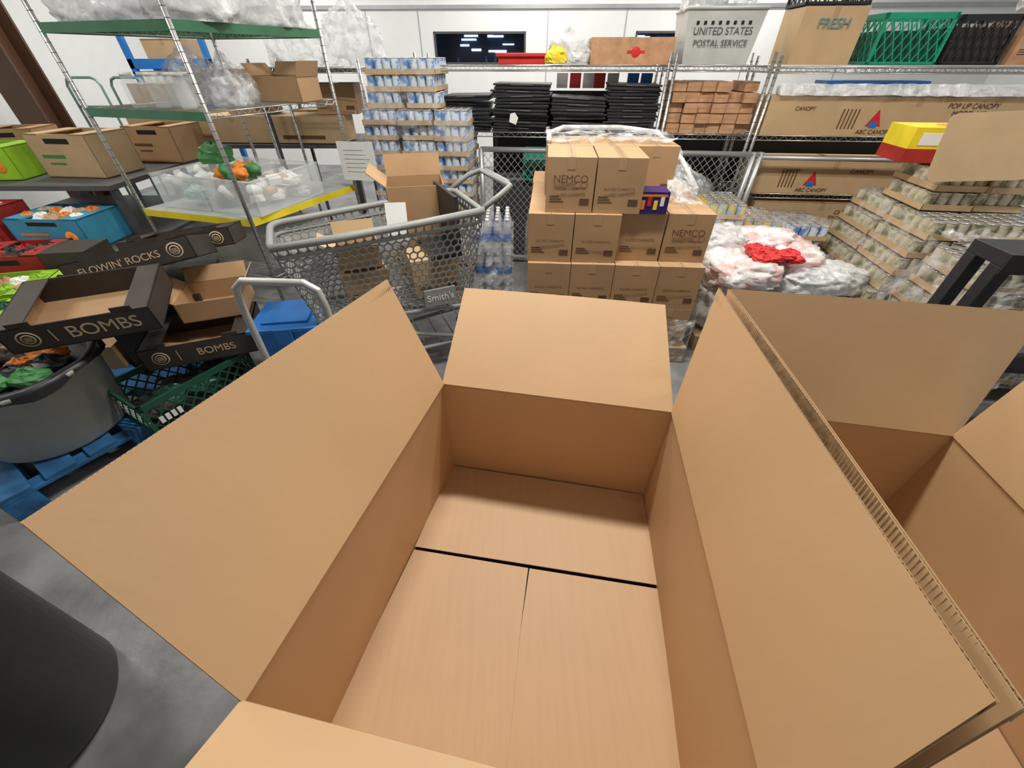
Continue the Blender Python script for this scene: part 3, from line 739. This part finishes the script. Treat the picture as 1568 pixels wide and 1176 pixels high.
for lv in range(4):
    for k in range(60): F.append((lv*60+k,lv*60+(k+1)%60,(lv+1)*60+(k+1)%60,(lv+1)*60+k))
mb.add(V,F,BLK,Mg,smooth=True); mb.lathe([(.28,.37),(.01,.40)],BLK,30,Mg,cap=False)
for k in range(14): mb.bag((-2.45+.2*math.cos(k*1.9)*(.4+.05*k),1.52+.2*math.sin(k*1.9)*(.4+.05*k),.55),.08,.06,.035,[ORG,BLK2,KR2,BLK,KRD,BLK,VEG][k%7],seed=k,nu=16,nv=10)
mb.done('gray_trash_can')
mb=MB(); M=T(-1.9,1.44,.145)@RZ(61); crate(mb,.6,.4,.19,M,GCR); mb.box(.02,.58,.02,.38,.006,.03,BLK,M)
for k in range(8): mb.bag(M@Vector((.1+.06*k,.12+.05*(k%4),.05)),.09,.07,.04,GCR if k%3 else BLK2,seed=k+3,nu=20,nv=12)
for k in range(4): mb.box(.05+.03*k,.07+.03*k,-.004,-.001,.05,.09,WHT,M)
mb.done('green_produce_crate')
def tray(name,M,w,dp,h,txt,sz,flip=False):
    rt=root(name); mb=MB(); mb.M=M; t=.006
    mb.box(0,w,0,dp,0,t,BLK2)
    for i,(a) in enumerate(((0,w,0,t),(0,w,dp-t,dp),(0,t,0,dp),(w-t,w,0,dp))): mb.box(*a,0,h,BLK2)
    mb.box(t,w-t,t,t+.002,t,h*.97,KRD);mb.box(t,w-t,dp-t-.002,dp-t,t,h*.97,BLK2);mb.box(t,t+.002,t,dp-t,t,h*.97,KRD);mb.box(w-t-.002,w-t,t,dp-t,t,h*.97,BLK2);mb.box(t,w-t,t,dp-t,t,t+.002,KRD)
    for x in (0,w-.1): mb.box(x,x+.1,0,dp,h-.006,h,BLK2)
    for x in (.06,w-.14): mb.box(x,x+.08,0,t,h,h+.022,BLK2)
    lx=w*(.86 if flip else .16)
    for r0,r1 in ((.020,.025),(.034,.04)):
        mb.lathe([(r0,0),(r1,0),(r1,.001),(r0,.001)],GOLD,24,T(lx,-.0005,h*.5)@RX(90),cap=False)
    for k in range(6): mb.box(lx-.014,lx+.014,-.001,0,h*.5-.012+.004*k,h*.5-.0105+.004*k,GOLD)
    if not flip: mb.box(w*.31,w*.317,-.001,0,h*.25,h*.75,GOLD)
    mb.done('tray_board',rt)
    text(txt,sz,M@T(w*(.42 if flip else .65),-.0015,h*.5),GOLD,rt)
tray('black_produce_tray',T(-2.27,1.46,.66)@RZ(24)@RX(8),.57,.42,.13,'BOMBS',.088)
tray('black_produce_tray',T(-2.36,1.95,.75)@RZ(20)@RX(-16)@RY(-8),.62,.36,.12,"FLOWIN' ROCKS",.052,True)
tray('black_produce_tray',T(-2.42,2.38,.72)@RZ(20)@RX(-10)@RY(-3),.62,.36,.11,"BOMBS",.055,True)
tray('black_produce_tray',T(-2.02,1.72,.36)@RZ(22),.55,.4,.13,'BOMBS',.06)
mb=MB(); open_carton(mb,.34,.3,.12,T(-1.93,2.0,.5)@RZ(20),KRD,flap=.1,ang=(None,50,40,60)); mb.done('cardboard_carton')
mb=MB(); carton(mb,.55,.62,.55,T(-2.5,2.08,.0)@RZ(20),BLK2,tape=False,label=False); mb.done('black_carton',bevel=.004)
# left table and goods
mb=MB(); M=T(-5.05,3.5)
mb.box(0,1.75,0,1.5,.86,.9,DARKST,M); mb.box(0,1.9,-.35,1.4,.45,.48,DARKST,M)
for x in (.02,1.68):
    for y in (.05,1.4): mb.box(x,x+.05,y,y+.05,0,.86,DARKST,M)
    mb.box(x,x+.05,-.33,-.28,0,.45,DARKST,M)
mb.done('work_table',bevel=.004)
def fruitbox(name,x,y,z_,w,dp,h,a,mt,acc,inner=None,fill=None,lg=True):
    mb=MB(); M=T(x,y,z_)@RZ(a); open_carton(mb,w,dp,h,M,mt,th=.008,flap=0)
    mb.box(0,w*.25,0,dp,h-.01,h,mt,M); mb.box(w*.75,w,0,dp,h-.01,h,mt,M)
    mb.box(w*.3,w*.7,-.001,.009,h*.78,h*.9,DKG,M)
    if lg: mb.lathe([(.001,0),(h*.2,0),(h*.2,.002),(.001,.002)],acc,20,M@T(w*.8,-.001,h*.42)@RX(90))
    mb.box(w*.12,w*.5,-.002,0,h*.45,h*.53,acc,M); mb.box(w*.18,w*.44,-.002,0,h*.3,h*.35,acc,M)
    if fill:
        for k in range(10): mb.bag(M@Vector((w*(.15+.17*(k%5)),dp*(.3+.35*(k//5)),h*.8)),.07,.07,.05,fill[k%len(fill)],seed=k,nu=14,nv=9)
    mb.done(name,bevel=.003)
fruitbox('fruit_carton',-4.05,3.8,.905,.56,.4,.32,-6,KR2,VEG,lg=False)
fruitbox('fruit_carton',-3.75,4.45,.905,.5,.4,.3,-6,KRD,INK,lg=False)
fruitbox('lime_green_carton',-4.75,3.6,.905,.6,.4,.24,8,LIME,ORG)
fruitbox('fruit_carton',-4.95,4.2,.905,.5,.35,.3,10,KRD,INK,lg=False)
LB=mat('light_blue_print',(.05,.30,.48),.5)
fruitbox('blue_fruit_carton',-4.05,3.22,.485,.62,.42,.24,-3,LB,ORG,fill=[ORG,WHT,KR2])
fruitbox('red_carton',-4.75,3.17,.485,.62,.36,.3,2,REDD,WHT,fill=[WHT,BLK,REDD])
mb=MB(); carton(mb,.3,.3,.32,T(-3.42,2.75,.0)@RZ(5),WHT,tape=False,label=False); carton(mb,.3,.28,.3,T(-3.42,2.76,.322)@RZ(8),BLK2,tape=False,label=False); mb.done('white_carton',bevel=.003)
fruitbox('red_carton',-3.95,2.72,.301,.5,.36,.3,8,REDD,WHT,fill=[BLK,REDD,BLK2])
fruitbox('lime_green_carton',-3.75,2.2,.301,.62,.42,.22,14,LIME,ORG,fill=[LIME,KRD,WHT])
fruitbox('lime_green_carton',-3.13,2.38,.301,.6,.42,.24,20,LIME,WHT,fill=[BLK,GCR,BLK2])
fruitbox('lime_green_carton',-3.5,1.75,.301,.6,.4,.22,20,LIME,VEG,fill=[LIME,GCR])
mb=MB(); carton(mb,1.45,1.2,.3,T(-3.95,1.75,.0)@RZ(12),KRD); mb.done('cardboard_carton',bevel=.004)
rt=root('long_carton'); mb=MB(); carton(mb,2.3,.4,.24,T(-4.1,5.0,1.0)@RZ(-3),KR2); mb.done('carton',rt,bevel=.004)
mb=MB(); mb.box(-4.5,-1.7,4.9,5.7,.95,.99,DARKST)
for x in (-4.45,-1.8):
    for y in (4.95,5.6): mb.box(x,x+.06,y,y+.06,0,.95,DARKST)
mb.done('folding_table',bevel=.004)
mb=MB()
for k in range(6): carton(mb,.42,.32,.26,T(-4.4+.47*k,5.02 if k%2 else 5.4,1.245 if k%2 else .995)@RZ(random.uniform(-6,6)),[KR2,KRD][k%2])
mb.done('pile_of_cartons',bevel=.004)
mb=MB(); mb.box(-4.7,-4.64,6.2,6.26,0,2.05,BLUE); mb.box(-3.75,-3.69,6.2,6.26,0,2.05,BLUE)
for zz in (1.2,1.6,2.0): mb.box(-4.7,-3.69,6.2,6.25,zz,zz+.1,BLUE)
mb.box(-4.7,-3.69,6.2,6.8,1.55,1.58,BLUE); mb.done('blue_storage_rack',bevel=.004)
mb=MB(); carton(mb,.5,.4,.3,T(-4.5,6.3,1.585),KR2); mb.done('cardboard_carton',bevel=.004)
PIPE=mat('green_tube',(.2,.33,.28),.4,metal=.3)
for x in (-4.72,-4.25):
    mb=MB(); y=5.85
    mb.tube([(x*1.12,y,.2),(x*1.12,y,1.45),(x*1.12+.03,y,1.51),(x*1.12+.08,y,1.53),(x*1.12+.32,y,1.53),(x*1.12+.37,y,1.51),(x*1.12+.4,y,1.45),(x*1.12+.4,y,.2)],.014,PIPE,8)
    mb.tube([(x*1.12,y,1.25),(x*1.12+.4,y,1.25)],.012,PIPE,8); mb.box(x*1.12-.03,x*1.12+.43,y-.1,y+.4,.16,.2,PIPE)
    for xx in (x*1.12,x*1.12+.4):
        for yy in (y-.02,y+.3): mb.lathe([(.08,-.02),(.08,.02)],BLK,14,T(xx,yy,.082)@RY(90))
    mb.done('hand_cart')
mb=MB(); BRN=mat('brown_steel',(.09,.045,.025),.5); M=T(-5.25,5.0)
for a in ((0,.3,0,.025),(0,.3,.27,.295),(.138,.162,.025,.27)): mb.box(*a,0,3.7,BRN,M)
mb.box(-.05,.35,-.05,.345,0,.02,BRN,M); mb.done('steel_column')
mb=MB()
for k,(x,y,zz,s) in enumerate([(-2.1,4.95,1.635+.13,.24),(-1.6,5.2,1.635+.16,.3)]): mb.bag((x,y,zz),s,s*.8,s*.9,BAGC,seed=60+k,smooth=True)
mb.done('plastic_bag')
mb=MB(); mb.box(-2.5,-1.2,4.75,5.6,1.6,1.63,DARKST)
for x in (-2.48,-1.25): 
    for y in (4.77,5.55): mb.box(x,x+.03,y,y+.03,0,1.6,DARKST)
mb.done('bag_storage_rack')
# ================================================================ WORLD, CAMERA
w=bpy.data.worlds.new('world'); scene.world=w; w.use_nodes=True
w.node_tree.nodes['Background'].inputs[0].default_value=(.9,.95,1,1); w.node_tree.nodes['Background'].inputs[1].default_value=.32
cam=bpy.data.cameras.new('camera'); cam.sensor_width=36; cam.lens=600/1568*36; cam.clip_start=.02
co=bpy.data.objects.new('camera',cam); scene.collection.objects.link(co); co.location=(0,0,H); co.rotation_euler=(math.radians(90-39.7),0,0)
scene.camera=co
scene.view_settings.view_transform='Standard'
